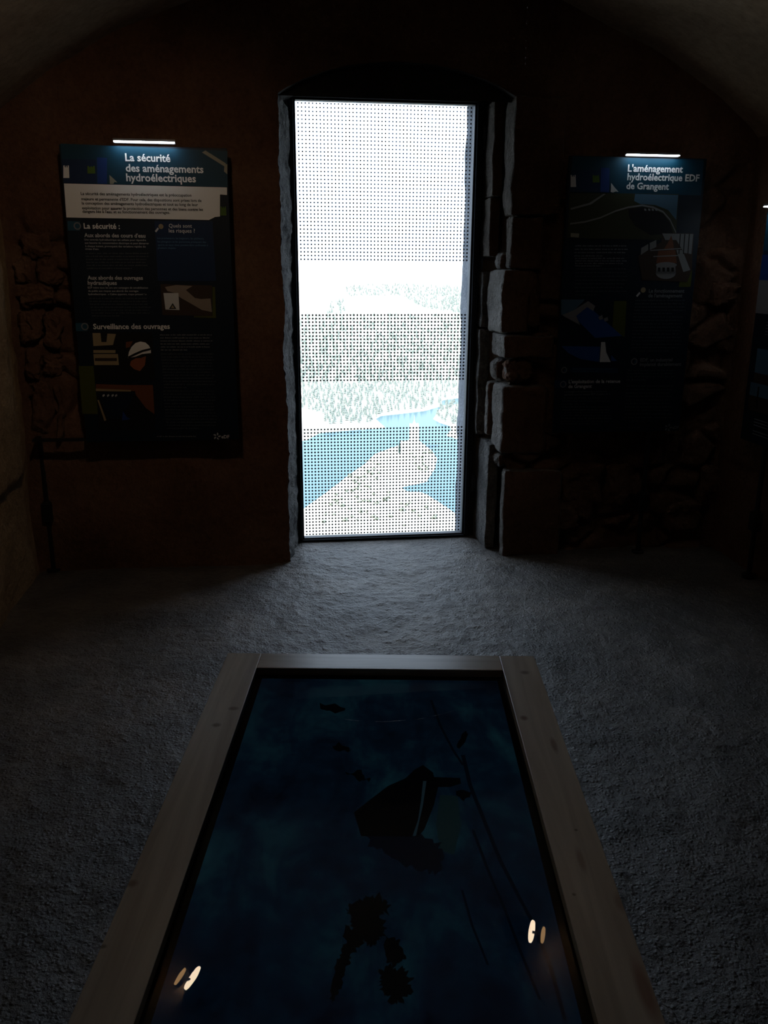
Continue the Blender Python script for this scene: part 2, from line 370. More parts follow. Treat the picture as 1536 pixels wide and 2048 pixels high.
class Panel:
    """a printed board: P(px, py, lift) gives the point of its face seen at that spot of the photograph"""
    def __init__(s, name, face, right, base, rz): s.face, s.right = face, right; s.root = empty(name, base, rz); s.nrm = right.cross(Z).normalized() * 1
    def P(s, px, py, lift=0):
        r = ray(px, py); n = s.nrm; p = EYEV + r * ((s.face - EYEV).dot(n) / r.dot(n)); return p + n * lift
    def uz(s, px, py): p = s.P(px, py); return (p - s.face).dot(s.right), p.z
    def at(s, u, z, lift=0): return s.face + s.right * u + Z * (z - s.face.z) + s.nrm * lift
    def poly(s, name, polys, m, lift=.0012, label=None):
        for p in polys:
            o = MB().add([s.P(x, y, lift) for x, y in p], [tuple(range(len(p)))]).build(name, K[m], s.root)
            if label: o['label'] = label
    def text(s, name, lines, m, bold=False, lift=.0024, label=None):
        mb = MB()
        for txt, x0, x1, y in lines:
            vs, fs = font_mesh(txt, bold)
            a, b_ = min(v.x for v in vs), max(v.x for v in vs)
            u0, z = s.uz(x0, y); u1, _ = s.uz(x1, y); k = (u1 - u0) / (b_ - a)
            mb.add([s.at(u0 + (v.x - a) * k, z + v.y * k, lift) for v in vs], fs)
        o = mb.build(name, K[m], s.root)
        if label: o['label'] = label
        return o
    def body(s, blocks, m):                       # copy too small to read: broken rows of word-length strokes
        for (x0, x1, xs, y0, y1, n) in blocks:
            mb = MB()
            for i in range(n):
                y = y0 + (y1 - y0) * i / max(1, n - 1); sh = xs * i / max(1, n - 1)
                x = x0 + sh; end = x1 + sh - (random.uniform(0, 8) if i < n - 1 else (x1 - x0) * random.uniform(.2, .6))
                while x < end:
                    L = min(random.choice((3, 5, 6, 8, 10, 13)), end - x)
                    k = x
                    while k < x + L - .6:
                        g = min(random.uniform(.9, 1.9), x + L - k); h = random.choice((.9, 1.0, 1.1, 1.6))
                        mb.quad(s.P(k, y + .9, .002), s.P(k + g, y + .9, .002), s.P(k + g, y - h, .002), s.P(k, y - h, .002)); k += g + .55
                    x += L + 1.7
            if mb.f: mb.build('body_text', K[m], s.root)
    def board(s, u0, u1, z0, z1, th=.02):
        mb = MB(); mb.box(s.at((u0 + u1) / 2, (z0 + z1) / 2, -th / 2), s.right * (u1 - u0) / 2, s.nrm * th / 2, Z * (z1 - z0) / 2)
        return mb.build('board', K['navy'], s.root, False, .002)
    def light(s, u0, u1, z, e=3.0):
        mb = MB(); mb.box(s.at((u0 + u1) / 2, z + .008, .024), s.right * (u1 - u0) / 2, s.nrm * .010, Z * .005)
        for u in (u0 + .05, u1 - .05): mb.box(s.at(u, z + .004, .004), s.right * .008, s.nrm * .016, Z * .003)
        mb.box(s.at((u0 + u1) / 2, z + .004, .0125), s.right * (u1 - u0) / 2, s.nrm * .0015, Z * .0085)  # back plate added to keep the strip's glow off the wall above
        bar = mb.build('light_bar', M_alu, s.root)
        mb = MB(); mb.box(s.at((u0 + u1) / 2, z + .0005, .026), s.right * (u1 - u0 - .006) / 2, s.nrm * .0085, Z * .0020)
        d = mb.build('diffuser', M_led, bar); d['label'] = 'glowing white strip'
    def post(s, foot, top, box_z, r=.013):
        mb = MB(); mb.tube([foot, Vector((foot.x, foot.y, top))], r, 12); p = mb.build('pole', M_black, s.root)
        mb = MB(); mb.box(Vector((foot.x, foot.y, box_z)), s.right * .026, s.nrm * .024, Z * .05); mb.tube([Vector((foot.x, foot.y, box_z + .05)), Vector((foot.x, foot.y, box_z + .058))], .022, 12); mb.build('clamp', M_black, p, False, .004)
        mb = MB(); mb.tube([foot, foot + Z * .012], .035, 16); mb.build('foot', M_black, p)
    def ring(s, cx, cy, r):
        mb = MB(); n = 20; u, z = s.uz(cx, cy); k = s.uz(cx + r, cy)[0] - u
        o = [s.at(u + math.cos(a) * k, z + math.sin(a) * k, .003) for a in np.linspace(0, 2 * math.pi, n, False)]
        i_ = [s.at(u + math.cos(a) * k * .68, z + math.sin(a) * k * .68, .003) for a in np.linspace(0, 2 * math.pi, n, False)]
        mb.add(o + i_, [(j, (j + 1) % n, n + (j + 1) % n, n + j) for j in range(n)])
        mb.add([s.at(u + math.cos(a) * k * .5 + .1 * k, z + math.sin(a) * k * .5, .003) for a in np.linspace(-2.2, 1.2, 10)], [tuple(range(10))], 1)
        mb.build('heading_icon', [K['steel'], K['cyan']], s.root)
    def lens(s, cx, cy, hx, hy):
        mb = MB(); u, z = s.uz(cx, cy); k = s.uz(cx + 5, cy)[0] - u; u2, z2 = s.uz(hx, hy)
        mb.add([s.at(u + math.cos(a) * k, z + math.sin(a) * k, .003) for a in np.linspace(0, 2 * math.pi, 14, False)], [tuple(range(14))])
        a, b_ = s.at(u2 - k * .6, z2 - k * .5, .003), s.at(u2 + k * .6, z2 + k * .9, .003)
        d = (s.right - Z) * k * .25; mb.quad(a - d, a + d, b_ + d, b_ - d, 1)
        mb.build('heading_icon', [K['sand'], K['grey']], s.root)
    def logo(s, cx, cy, m, x0, x1, yb, txt='eDF'):
        mb = MB(); u, z = s.uz(cx, cy); k = s.uz(cx + 7.5, cy)[0] - u
        for j in range(5):
            a = R(78 + 72 * j)
            pts = [(.30, -.16), (.62, -.30), (1.0, -.10), (1.02, .14), (.66, .12), (.34, .06)]
            mb.add([s.at(u + k * (x * math.cos(a) - y * math.sin(a)), z + k * (x * math.sin(a) + y * math.cos(a)), .003) for x, y in pts], [tuple(range(6))])
        vs, fs = font_mesh(txt, True); a, b_ = min(v.x for v in vs), max(v.x for v in vs); u0, zb = s.uz(x0, yb); k = (s.uz(x1, yb)[0] - u0) / (b_ - a)
        mb.add([s.at(u0 + (v.x - a) * k, zb + v.y * k, .003) for v in vs], fs)
        mb.build('company_logo', K[m], s.root)
def tower(x, y, wd, h):                           # little crenellated keep used as a printed emblem
    return [(x, y), (x + wd, y), (x + wd * .9, y - h), (x + wd * .72, y - h), (x + wd * .70, y - h * .84), (x + wd * .56, y - h * .84), (x + wd * .54, y - h * .97), (x + wd * .4, y - h * .97), (x + wd * .38, y - h * .84), (x + wd * .24, y - h * .84), (x + wd * .2, y - h), (x, y - h)]
M_led = mat('led_strip', (.8, .9, 1), .5, .3, 0, (.80, .93, 1.0), 24)

DP = -.12
# --- left panel
L = Panel('information_panel', W(-.93, DP, .703), U, W(-.555, DP + .05, 0), A)
tag(L.root, 'navy panel headed La sécurité des aménagements hydroélectriques, hanging left of the window', 'panel', 'lit information panels around the room')
L.board(0, .752, 0.703, 2.080)
L.poly('header', [[(121, 287), (455, 302), (455, 374), (127, 366)]], 'teal', .0008, 'blue-green title band')
L.poly('header_block', [[(123, 318), (192, 319), (193, 367), (127, 366)]], 'mid')
L.poly('header_block', [[(194, 315), (214, 316), (214, 368), (195, 367)]], 'royal', .0016, 'bright blue square')
L.poly('castle_emblem', [tower(127, 356, 12, 25)], 'white', .0022, 'white keep emblem'); L.poly('castle_emblem', [tower(175, 347, 16, 15)], 'green', .0022, 'green keep emblem')
L.poly('page_curl', [[(219, 350), (228, 358), (235, 365), (229, 364), (227, 368), (220, 368)]], 'tape', .0022)
L.poly('tape_strip', [[(404, 305), (411, 301), (452, 327), (449, 333)], [(449, 329), (455, 328), (455, 349), (448, 343)]], 'tape', .0024)
L.poly('summary_band', [[(128, 367), (454, 375), (454, 390), (440, 389), (440, 433), (430, 434), (418, 440), (133, 435)]], 'white', .0018, 'white band of introductory text')
L.poly('castle_emblem', [tower(441, 431, 12, 18)], 'green', .0026, 'green keep emblem')
L.text('title_lettering', [('La sécurité', 251, 341, 322), ('des aménagements', 252, 407, 343), ('hydroélectriques', 253, 392, 362)], 'white', True)
L.text('summary_text', [("La sécurité des aménagements hydroélectriques est la préoccupation", 162, 383, 390), ("majeure et permanente d'EDF. Pour cela, des dispositions sont prises lors de", 163, 403, 400.5),
    ("la conception des aménagements hydroélectriques et tout au long de leur", 164, 396, 409), ("exploitation pour assurer la protection des personnes et des biens contre les", 164.5, 406, 418.5), ("dangers liés à l'eau et au fonctionnement des ouvrages.", 165.5, 340, 425.5)], 'black', True, .0036)
L.poly('side_column', [[(309, 442), (425, 442), (432, 562), (316, 562)]], 'mid', .0010, 'lighter blue column')
L.poly('heading_tab', [[(135, 442), (160, 443), (160, 461), (136, 461)], [(151, 646), (175, 646), (175, 662), (152, 662)]], 'cyan', .0014)
L.ring(155, 452, 7.5); L.ring(170, 653, 7.5); L.lens(322, 453, 314, 461)
L.text('heading_lettering', [('La sécurité :', 168, 240, 457)], 'white', True); L.text('heading_lettering', [('Quels sont', 338, 384, 455), ('les risques ?', 338, 390, 465)], 'white', False)
L.text('heading_lettering', [("Aux abords des cours d'eau", 169, 291, 474)], 'grey', True); L.text('heading_lettering', [('Aux abords des ouvrages', 175.5, 286, 559), ('hydrauliques', 176, 234, 569.5)], 'grey', True)
L.text('heading_lettering', [('Surveillance des ouvrages', 187, 340, 658)], 'white', True)
L.text('body_text', [("Une centrale hydroélectrique est utilisée pour répondre", 169, 292, 481), ("aux besoins de consommation électrique et peut démarrer", 170, 298, 487.5), ("à chaque instant, provoquant des variations rapides du", 171, 291, 494), ("niveau d'eau.", 171, 198, 499.5)], 'grey')
L.text('body_text', [("EDF mène tous les ans une campagne de sensibilisation", 176, 296, 577), ("du public aux risques aux abords des ouvrages", 177, 277, 583.5), ("hydroélectriques : « Calme apparent, risque présent ! »", 177, 293, 590)], 'grey')
L.text('body_text', [("Les promeneurs, les baigneurs, les pêcheurs,", 315, 408, 478), ("les plongeurs et les personnes pratiquant des", 315.5, 412, 485), ("sports en eaux vives peuvent être confrontés à", 316, 416, 491.5), ("plusieurs risques.", 316, 352, 497.5)], 'paleblue')
L.body([(171, 300, 3, 507, 537, 6), (178, 300, 6, 597, 632, 7)], 'faint'); L.body([(316, 412, 4, 505, 557, 9)], 'mid')
L.body([(320, 425, 2, 670, 700, 6)], 'dim'); L.body([(322, 428, 6, 708, 775, 12), (326, 430, 8, 782, 857, 13)], 'faint'); L.body([(314, 424, 0, 873, 873, 1)], 'dim')
L.poly('photograph', [[(321, 568), (424, 571), (424, 632), (325, 630)]], 'brown', .0016, 'photograph of a spilling torrent behind a warning sign')
L.poly('photograph_torrent', [[(330, 574), (352, 570), (385, 572), (372, 580), (390, 596), (402, 598), (421, 597), (424, 624), (404, 620), (380, 606), (362, 596), (350, 586), (335, 582)]], 'foam', .0022)
L.poly('photograph_sign', [[(327, 586), (357, 586), (359, 620), (331, 619)]], 'grey', .0028); L.poly('photograph_sign_triangle', [[(338, 618), (353, 618), (345.5, 606)]], 'black', .0034); L.poly('photograph_sign_triangle', [[(342, 616), (349, 616), (345.5, 610)]], 'sand', .0040)
L.poly('accent_block', [[(425, 574), (430, 574), (432, 636), (388, 635), (388, 632), (425, 632)], [(157, 732), (187, 732), (196, 828), (165, 828)]], 'olive', .0013)
L.poly('photograph', [[(185, 665), (304, 665), (310, 760), (190, 760)]], 'black', .0016, 'photograph of a technician in a white helmet at instruments')
L.poly('photograph_instruments', [[(185, 666), (201, 666), (203, 684), (213, 684), (215, 667), (232, 668), (226, 690), (187, 692)], [(187, 700), (231, 700), (231, 706), (187, 706)], [(187, 708), (236, 708), (238, 730), (189, 730)]], 'sand', .0022)
L.poly('photograph_instruments', [[(190, 716), (234, 716), (234, 722), (190, 722)]], 'brown', .0028)
hel = [(256, 716), (258, 704), (263, 694), (271, 686), (281, 683), (291, 685), (298, 691), (302, 699), (302, 706), (284, 708), (272, 713)]
L.poly('photograph_helmet', [hel], 'white', .0028); L.poly('photograph_helmet_strap', [[(256, 713), (270, 706), (284, 700), (301, 696), (302, 700), (286, 704), (272, 710), (257, 717)]], 'black', .0034)
L.poly('photograph_face', [[(262, 722), (272, 716), (282, 716), (292, 712), (290, 730), (280, 742), (268, 738), (260, 730)]], 'skin', .0024); L.poly('photograph_cap', [[(252, 684), (266, 682), (260, 694), (252, 696)]], 'rust', .0024)
L.poly('photograph', [[(192, 768), (306, 770), (311, 860), (198, 860)]], 'black', .0016, 'photograph of dark rock and rust-coloured wall')
L.poly('photograph_wall', [[(192, 768), (248, 770), (306, 770), (309, 828), (292, 816), (272, 790), (270, 782), (192, 779)]], 'rust', .0022); L.poly('photograph_rail', [[(192, 777), (262, 780), (262, 783), (192, 782)], [(195, 800), (198, 800), (213, 840), (209, 842)]], 'sand', .0028)
L.poly('photograph_slate', [[(196, 785), (270, 784), (260, 806), (238, 838), (216, 838)]], 'deep', .0025); L.poly('photograph_cloth', [[(246, 822), (254, 834), (262, 838), (244, 841)]], 'royal', .0030)
for sx in (205, 214, 223, 230): L.poly('photograph_gleam', [[(sx, 790), (sx + 4, 788), (sx + 5, 791), (sx + 1, 794)]], 'grey', .0032)
L.logo(434, 872.5, 'grey', 443, 459, 876.5)
L.light(.245, .520, 2.094)
foot = on_z(108, 1140, 0); L.post(foot, .72, .32)
mb = MB(); fu = foot.dot(U); mb.wbox(fu - .012, -.9, -.112, -.088, .708, .722); mb.wbox(fu - .012, fu + .012, foot.dot(N) - D0 - .012, -.088, .708, .722); mb.build('bracket', M_black, L.root)
for z in (1.0, 1.8):
    for u in (-.75, -.36): MB().tube([W(u, DP + .0205, z), W(u, -.005, z)], .010, 8).build('wall_fixing', M_black, L.root)

# --- right panel
Q = Panel('information_panel', W(1.478, DP, .703), U, W(1.83, DP + .05, 0), A)
tag(Q.root, "navy panel headed L'aménagement hydroélectrique EDF de Grangent, hanging right of the window", 'panel', 'lit information panels around the room')
Q.board(0, .712, .703, 2.082)
Q.poly('header', [[(1145, 312), (1408, 320), (1402, 391), (1139, 384)]], 'teal', .0008, 'blue-green title band')
Q.poly('header_block', [[(1202, 336), (1219, 336), (1218, 385), (1200, 384)]], 'royal', .0016, 'bright blue square'); Q.poly('header_block', [[(1143, 340), (1200, 341), (1199, 384), (1139, 383)]], 'mid', .0013)
Q.poly('castle_emblem', [tower(1141, 374, 11, 24)], 'grey', .0022, 'pale keep emblem'); Q.poly('castle_emblem', [tower(1185, 365, 14, 15)], 'green', .0022, 'green keep emblem')
Q.poly('page_curl', [[(1222, 366), (1229, 375), (1237, 384), (1231, 383), (1226, 385), (1221, 384)]], 'grey', .0022)
Q.text('title_lettering', [("L'aménagement", 1255, 1365, 343), ('hydroélectrique EDF', 1254, 1398, 360), ('de Grangent', 1252, 1337, 378)], 'white', True)
Q.poly('photograph', [[(1140, 386), (1357, 388), (1351, 478), (1320, 477), (1320, 480), (1133, 476)]], 'moss', .0016, 'aerial photograph of an arched dam in a wooded gorge')
Q.poly('photograph_water', [[(1270, 388), (1356, 390), (1352, 440), (1336, 420), (1310, 410), (1280, 408), (1268, 402)]], 'sky', .0020)
crest = [(1140, 446), (1170, 442), (1200, 434), (1232, 420), (1256, 413), (1284, 409), (1306, 413), (1326, 422), (1340, 438), (1352, 464)]
mb = MB()
cr_ = [Q.P(x, y, .0026) for x, y in crest] + [Q.P(x - .6, y + 3.4, .0026) for x, y in crest]; mb.add(cr_, [(i, i + 1, len(crest) + i + 1, len(crest) + i) for i in range(len(crest) - 1)])
mb.build('photograph_dam_crest', K['steel'], Q.root)
Q.poly('photograph_dam_face', [[(1256, 418), (1284, 414), (1306, 418), (1326, 428), (1340, 446), (1346, 468), (1300, 470), (1270, 452), (1258, 434)]], 'black', .0023)
for sx in (1288, 1296, 1303, 1310): Q.poly('photograph_spillway', [[(sx, 417), (sx + 4, 418), (sx + 4, 422), (sx, 421)]], 'dim', .0030)
Q.poly('photograph_road', [[(1141, 416), (1178, 406), (1206, 388), (1211, 388), (1182, 409), (1141, 420)]], 'dim', .0026)
Q.poly('tape_strip', [[(1141, 466), (1158, 467), (1157, 475), (1141, 474)]], 'tape', .0034)
Q.poly('photograph', [[(1323, 466), (1387, 467), (1383, 540), (1374, 564), (1284, 560), (1276, 512), (1322, 484)]], 'brown', .0028, 'photograph of a turbine casing in a machine hall')
Q.poly('photograph_windows', [[(1324, 467), (1386, 468), (1382, 508), (1368, 506), (1352, 480), (1330, 480)], [(1282, 496), (1296, 488), (1296, 500), (1281, 510)], [(1299, 486), (1312, 480), (1312, 494), (1299, 500)]], 'dim', .0034)
for sx in (1357, 1366, 1375): Q.poly('photograph_mullion', [[(sx + 2, 468), (sx + 4, 468), (sx + 1, 508), (sx - 1, 508)]], 'black', .0040)
el = lambda cx, cy, rx, ry, a0=0, a1=2 * math.pi, n=18: [(cx + rx * math.cos(t), cy - ry * math.sin(t)) for t in np.linspace(a0, a1, n, a1 < 6)]
Q.poly('photograph_turbine', [el(1331, 546, 20, 12), [(1313, 530), (1350, 530), (1351, 547), (1311, 547)]], 'dim', .0036)
Q.poly('photograph_turbine_rim', [el(1332, 530, 21, 6)], 'steel', .0038)
Q.poly('photograph_turbine', [[(1316, 502), (1350, 500), (1353, 526), (1312, 526)], [(1326, 500), (1335, 486), (1342, 471), (1346, 486), (1347, 500)]], 'rust', .0036)
Q.poly('photograph_turbine_rail', [[(1300, 500), (1362, 496), (1362, 498), (1300, 502)], [(1306, 512), (1358, 510), (1358, 512), (1306, 514)]], 'dim', .0044)
Q.poly('photograph_turbine_opening', [[(x, 535), (x + 5, 535), (x + 5, 543), (x, 543)] for x in (1315, 1324, 1333, 1342)], 'black', .0042)
Q.poly('photograph_walkway', [[(1352, 500), (1364, 500), (1380, 540), (1366, 544)]], 'dim', .0034)
Q.poly('accent_block', [[(1364, 540), (1384, 540), (1381, 574), (1357, 574)], [(1228, 602), (1253, 602), (1249, 674), (1224, 660)]], 'olive', .0015)
Q.lens(1286, 580, 1276, 590)
Q.text('heading_lettering', [('Le fonctionnement', 1297, 1368, 585), ("de l'aménagement", 1296, 1364, 594.5)], 'dim', True); Q.text('heading_lettering', [('EDF, un industriel', 1280, 1344, 723), ('implanté durablement', 1279, 1362, 732)], 'dim', True)
Q.text('heading_lettering', [("L'exploitation de la retenue", 1137, 1240, 766.5), ('de Grangent', 1136, 1183, 776)], 'grey', True)
Q.poly('dam_drawing', [[(1122, 599), (1170, 599), (1147, 622), (1122, 630)]], 'sky', .0020); Q.poly('dam_drawing', [[(1146, 632), (1176, 608), (1190, 624), (1244, 672), (1190, 676)]], 'lake', .0022, 'blue water in the cut-away drawing of the dam')
Q.poly('dam_drawing', [[(1124, 630), (1148, 620), (1176, 602), (1190, 612), (1186, 622), (1174, 614), (1152, 632), (1160, 650), (1130, 634)], [(1196, 634), (1204, 630), (1206, 638), (1199, 640)], [(1207, 637), (1215, 634), (1216, 641), (1209, 643)]], 'steel', .0026, 'grey dam wall in the cut-away drawing')
Q.poly('section_drawing', [[(1122, 692), (1200, 693), (1198, 724), (1160, 718), (1136, 706)], [(1222, 710), (1234, 722), (1222, 722)]], 'lake', .0022, 'blue reservoir in the section drawing'); Q.poly('section_drawing', [[(1202, 684), (1210, 684), (1212, 704), (1221, 724), (1199, 724)]], 'grey', .0026, 'pale dam profile')
Q.poly('heading_tab', [[(1109, 760), (1134, 760), (1134, 776), (1109, 776)], [(1140, 735), (1236, 736), (1236, 746), (1140, 745)]], 'mid', .0014)
Q.ring(1126, 768.5, 6.5); Q.ring(1268, 723, 6.5); Q.ring(1128, 740, 6)
Q.text('body_text', [("Les consignes d'exploitation de la retenue sont", 1128, 1214, 785), ('appliquées par les équipes EDF chargées de la', 1128, 1220, 790.5)], 'dim')
Q.body([(1150, 1258, -2, 492, 512, 4), (1150, 1256, 0, 517, 532, 4)], 'dim'); Q.body([(1151, 1255, -2, 538, 590, 8), (1126, 1222, -4, 796, 808, 3), (1270, 1376, -3, 601, 627, 5), (1266, 1368, -4, 634, 702, 11)], 'faint')
Q.body([(1124, 1226, -3, 814, 848, 7), (1256, 1352, -4, 741, 760, 4), (1252, 1348, -4, 772, 842, 11)], 'faint'); Q.body([(1232, 1330, 0, 855.5, 855.5, 1)], 'faint'); Q.body([(1146, 1232, 0, 738, 743, 2)], 'cyan')
Q.logo(1336, 855, 'dim', 1344, 1357, 857.5)
Q.light(.278, .553, 2.088)
foot = on_z(1275, 1105, 0); Q.post(foot, .71, .30)
for z in (1.0, 1.8):
    for u in (1.65, 2.02): MB().tube([W(u, DP + .0205, z), W(u, -.005, z)], .010, 8).build('wall_fixing', M_black, Q.root)

# --- panel on the right-hand wall, mostly outside the frame
T = Panel('information_panel', W(2.42, -.34, .71), -N, W(2.44, -.70, 0), A)
T.nrm = -U
tag(T.root, 'narrow-looking panel at the right edge of the photo, seen edge-on along the side wall', 'panel', 'lit information panels around the room')
def Tp(name, s0, s1, z0, z1, m, lift=.001):
    mb = MB(); mb.quad(T.at(s0, z0, lift), T.at(s1, z0, lift), T.at(s1, z1, lift), T.at(s0, z1, lift)); return mb.build(name, K[m], T.root)
T.board(0, .75, .70, 1.835)
Tp('header', 0, .75, 1.64, 1.833, 'teal'); Tp('header_block', 0.0, .75, 1.50, 1.62, 'royal'); Tp('photograph', .0, .30, 1.34, 1.50, 'steel', .0012); Tp('photograph_pipe', .16, .22, 1.37, 1.48, 'black', .002)
Tp('photograph', .06, .36, 1.03, 1.17, 'sky', .0012); Tp('photograph_hill', .06, .36, .98, 1.05, 'brown', .002); Tp('photograph', .04, .28, .93, 1.0, 'sky', .0026)
Tp('photograph_tower', .11, .125, .88, .985, 'black', .003); Tp('photograph_hill', .04, .28, .86, .935, 'brown', .003)
for z in (1.30, 1.285, 1.27, 1.255, 1.24, .82, .805, .79, .76, .745): Tp('body_text', .11, .6, z, z + .004, 'dim')
T.light(.012, .30, 1.842)
foot = on_z(1497, 1152, 0); T.post(foot, .72, .30)
for z in (1.0, 1.6):
    for d in (-.5, -.9): MB().tube([W(2.44, d, z), W(2.478, d, z)], .010, 8).build('wall_fixing', M_black, T.root)

# ------------------------------------------------------------------ ceiling spotlights (they show as bright ovals mirrored in the table glass)
M_bulb = mat('warm_lamp', (1, .8, .6), .5, .3, 0, (1.0, .78, .55), 24)
M_amber = mat('amber_reflector', (.6, .35, .15), .4, .4, 0, (1.0, .58, .25), 6)
def spot(p, nrm, label, aim, power):
    p = Vector(p); nrm = Vector(nrm).normalized(); up = vault(p.dot(U))
    r = empty('ceiling_spotlight', (p.x, p.y, up), 0); tag(r, label, 'lamp', 'ceiling spotlights')
    mb = MB(); mb.tube([p - nrm * .13, p - nrm * .11, p - nrm * .006], [.03, .052, .056], 20); can = mb.build('lamp_head', M_black, r, True)
    mb = MB(); mb.tube([p - nrm * .008, p], [.047, .047], 24); mb.build('lens', M_bulb, can)
    side = Vector((nrm.x, nrm.y, 0)).normalized()
    q = p + side * .050 - Z * .0; 
    mb = MB(); mb.tube([q - nrm * .004, q], [.034, .034], 20); mb.build('reflector', M_amber, can)
    mb = MB(); mb.tube([q - nrm * .02, q - nrm * .005], [.036, .038], 20); mb.tube([p - nrm * .03, q - nrm * .012], .006, 8); mb.build('reflector_ring', M_black, can)
    mb = MB(); c = p - nrm * .07; mb.tube([c + Z * .04, Vector((c.x, c.y, up + .02))], .008, 8); mb.build('stem', M_black, r)
    ld = bpy.data.lights.new('lamp_beam', 'SPOT'); ld.energy = power; ld.color = (1.0, .74, .50); ld.spot_size = R(125); ld.spot_blend = 1; ld.shadow_soft_size = .045
    lo = bpy.data.objects.new('lamp_beam', ld); COL.objects.link(lo); lo.parent = can; dv = (Vector(aim) - p).normalized()
    lo.matrix_local = PM[can.name].inverted() @ (Matrix.Translation(p + nrm * .02) @ dv.to_track_quat('-Z', 'Y').to_matrix().to_4x4())
    mb = MB(); mb.tube([Vector((c.x, c.y, up - .012)), Vector((c.x, c.y, up + .03))], .045, 16); mb.build('ceiling_plate', M_black, r)
spot((-.748, 2.715, 2.617), (-.775, .10, -.62), 'left one of two small black spotlights on the vault, mirrored in the table glass', W(-.95, -.1, .45), 22)
spot((.668, 3.108, 2.745), (.90, -.42, -.10), 'right one of two small black spotlights on the vault, mirrored in the table glass', W(2.4, -.6, 1.2), 5)

# ------------------------------------------------------------------ picture table
TZ = .75
TA = R(-.6)
tb = empty('display_table', on_z(752, 1700, TZ) * 0 + Vector((-.010, 1.155, 0)), TA)
tag(tb, 'pale pine table with a dark blue aerial picture under glass, in front of the window', 'table')
TM = PM[tb.name]
def tp(x, y, z): return TM @ Vector((x, y, z))
tx, ty = TM.to_3x3() @ Vector((1, 0, 0)), TM.to_3x3() @ Vector((0, 1, 0))
X0, X1, Y0, Y1 = -.3305, .3285, -.525, .518            # outline
I0, I1, J0, J1 = -.2575, .2535, -.455, .448            # opening
M_wood = mat('pale_pine', (.55, .45, .33), .27, .5); nt = M_wood.node_tree; b = nt.nodes['Principled BSDF']
tc = nt.nodes.new('ShaderNodeTexCoord')
def wood_nodes(m, along):
    nt = m.node_tree; b = nt.nodes['Principled BSDF']; tc = nt.nodes.new('ShaderNodeTexCoord')
    mp = nt.nodes.new('ShaderNodeMapping'); mp.inputs['Scale'].default_value = (26, 1.6, 26) if along == 'y' else (1.6, 26, 26)
    ns = nt.nodes.new('ShaderNodeTexNoise'); ns.inputs['Scale'].default_value = 1.6; ns.inputs['Detail'].default_value = 5; ns.inputs['Distortion'].default_value = .6
    cr = nt.nodes.new('ShaderNodeValToRGB'); e = cr.color_ramp.elements
    e[0].position = .3; e[0].color = (.52, .40, .29, 1); e[1].position = .7; e[1].color = (.74, .595, .44, 1)
    nt.links.new(tc.outputs['Object'], mp.inputs['Vector']); nt.links.new(mp.outputs[0], ns.inputs['Vector']); nt.links.new(ns.outputs['Fac'], cr.inputs['Fac'])
    col = cr.outputs['Color']
    for (x, y, rx, ry, c) in KNOTS:
        m1 = nt.nodes.new('ShaderNodeVectorMath'); m1.operation = 'SUBTRACT'; m1.inputs[1].default_value = (x, y, 0)
        m2 = nt.nodes.new('ShaderNodeVectorMath'); m2.operation = 'MULTIPLY'; m2.inputs[1].default_value = (1 / rx, 1 / ry, 0)
        m3 = nt.nodes.new('ShaderNodeVectorMath'); m3.operation = 'LENGTH'; mr = nt.nodes.new('ShaderNodeMapRange')
        mr.inputs['From Min'].default_value = .45; mr.inputs['From Max'].default_value = 1.15; mr.inputs['To Min'].default_value = .75; mr.inputs['To Max'].default_value = 0
        nt.links.new(tc.outputs['Object'], m1.inputs[0]); nt.links.new(m1.outputs[0], m2.inputs[0]); nt.links.new(m2.outputs[0], m3.inputs[0]); nt.links.new(m3.outputs['Value'], mr.inputs['Value'])
        mx = nt.nodes.new('ShaderNodeMixRGB'); mx.inputs['Color2'].default_value = (*c, 1)
        nt.links.new(mr.outputs['Result'], mx.inputs['Fac']); nt.links.new(col, mx.inputs['Color1']); col = mx.outputs['Color']
    nt.links.new(col, b.inputs['Base Color'])
KNOTS = []
for (px, py, rx, ry, c) in ((467, 1417, .011, .008, (.25, .17, .12)), (433, 1450, .009, .008, (.22, .15, .10)), (1048, 1436, .008, .010, (.24, .13, .09)), (1050, 1345, .010, .009, (.25, .19, .15)), (264, 1767, .009, .008, (.30, .19, .13)), (205, 1893, .006, .004, (.2, .15, .1)),
        (1108, 1490, .006, .028, (.33, .21, .15)), (1162, 1720, .006, .03, (.38, .25, .18)), (1290, 1980, .011, .05, (.36, .17, .11)), (1152, 1660, .003, .003, (.15, .1, .07)), (1148, 1789, .003, .003, (.15, .1, .07)), (1240, 1805, .008, .02, (.42, .28, .2)), (330, 1560, .01, .03, (.46, .36, .27))):
    p = TM.inverted() @ on_z(px, py, TZ); KNOTS.append((p.x, p.y, rx, ry, c))
wood_nodes(M_wood, 'y'); M_woodx = mat('pale_pine_across', (.5, .4, .3), .24, .5); wood_nodes(M_woodx, 'x')
def tbox(x0, x1, y0, y1, z0, z1, name, m, bevel=.0015, parent=tb):
    mb = MB(); mb.box(tp((x0 + x1) / 2, (y0 + y1) / 2, (z0 + z1) / 2), tx * (x1 - x0) / 2, ty * (y1 - y0) / 2, Z * (z1 - z0) / 2); return mb.build(name, m, parent, False, bevel)
tbox(X0, I0, Y0, Y1, TZ - .024, TZ, 'side_board', M_wood); tbox(I1, X1, Y0, Y1, TZ - .024, TZ, 'side_board', M_wood)
tbox(I0 + .0004, I1 - .0004, J1, Y1, TZ - .024, TZ, 'end_board', M_woodx); tbox(I0 + .0004, I1 - .0004, Y0, J0, TZ - .024, TZ, 'end_board', M_woodx)
tbox(X0 - .003, X1 + .003, Y0 - .003, Y1 + .003, TZ - .085, TZ - .0245, 'case', M_black)
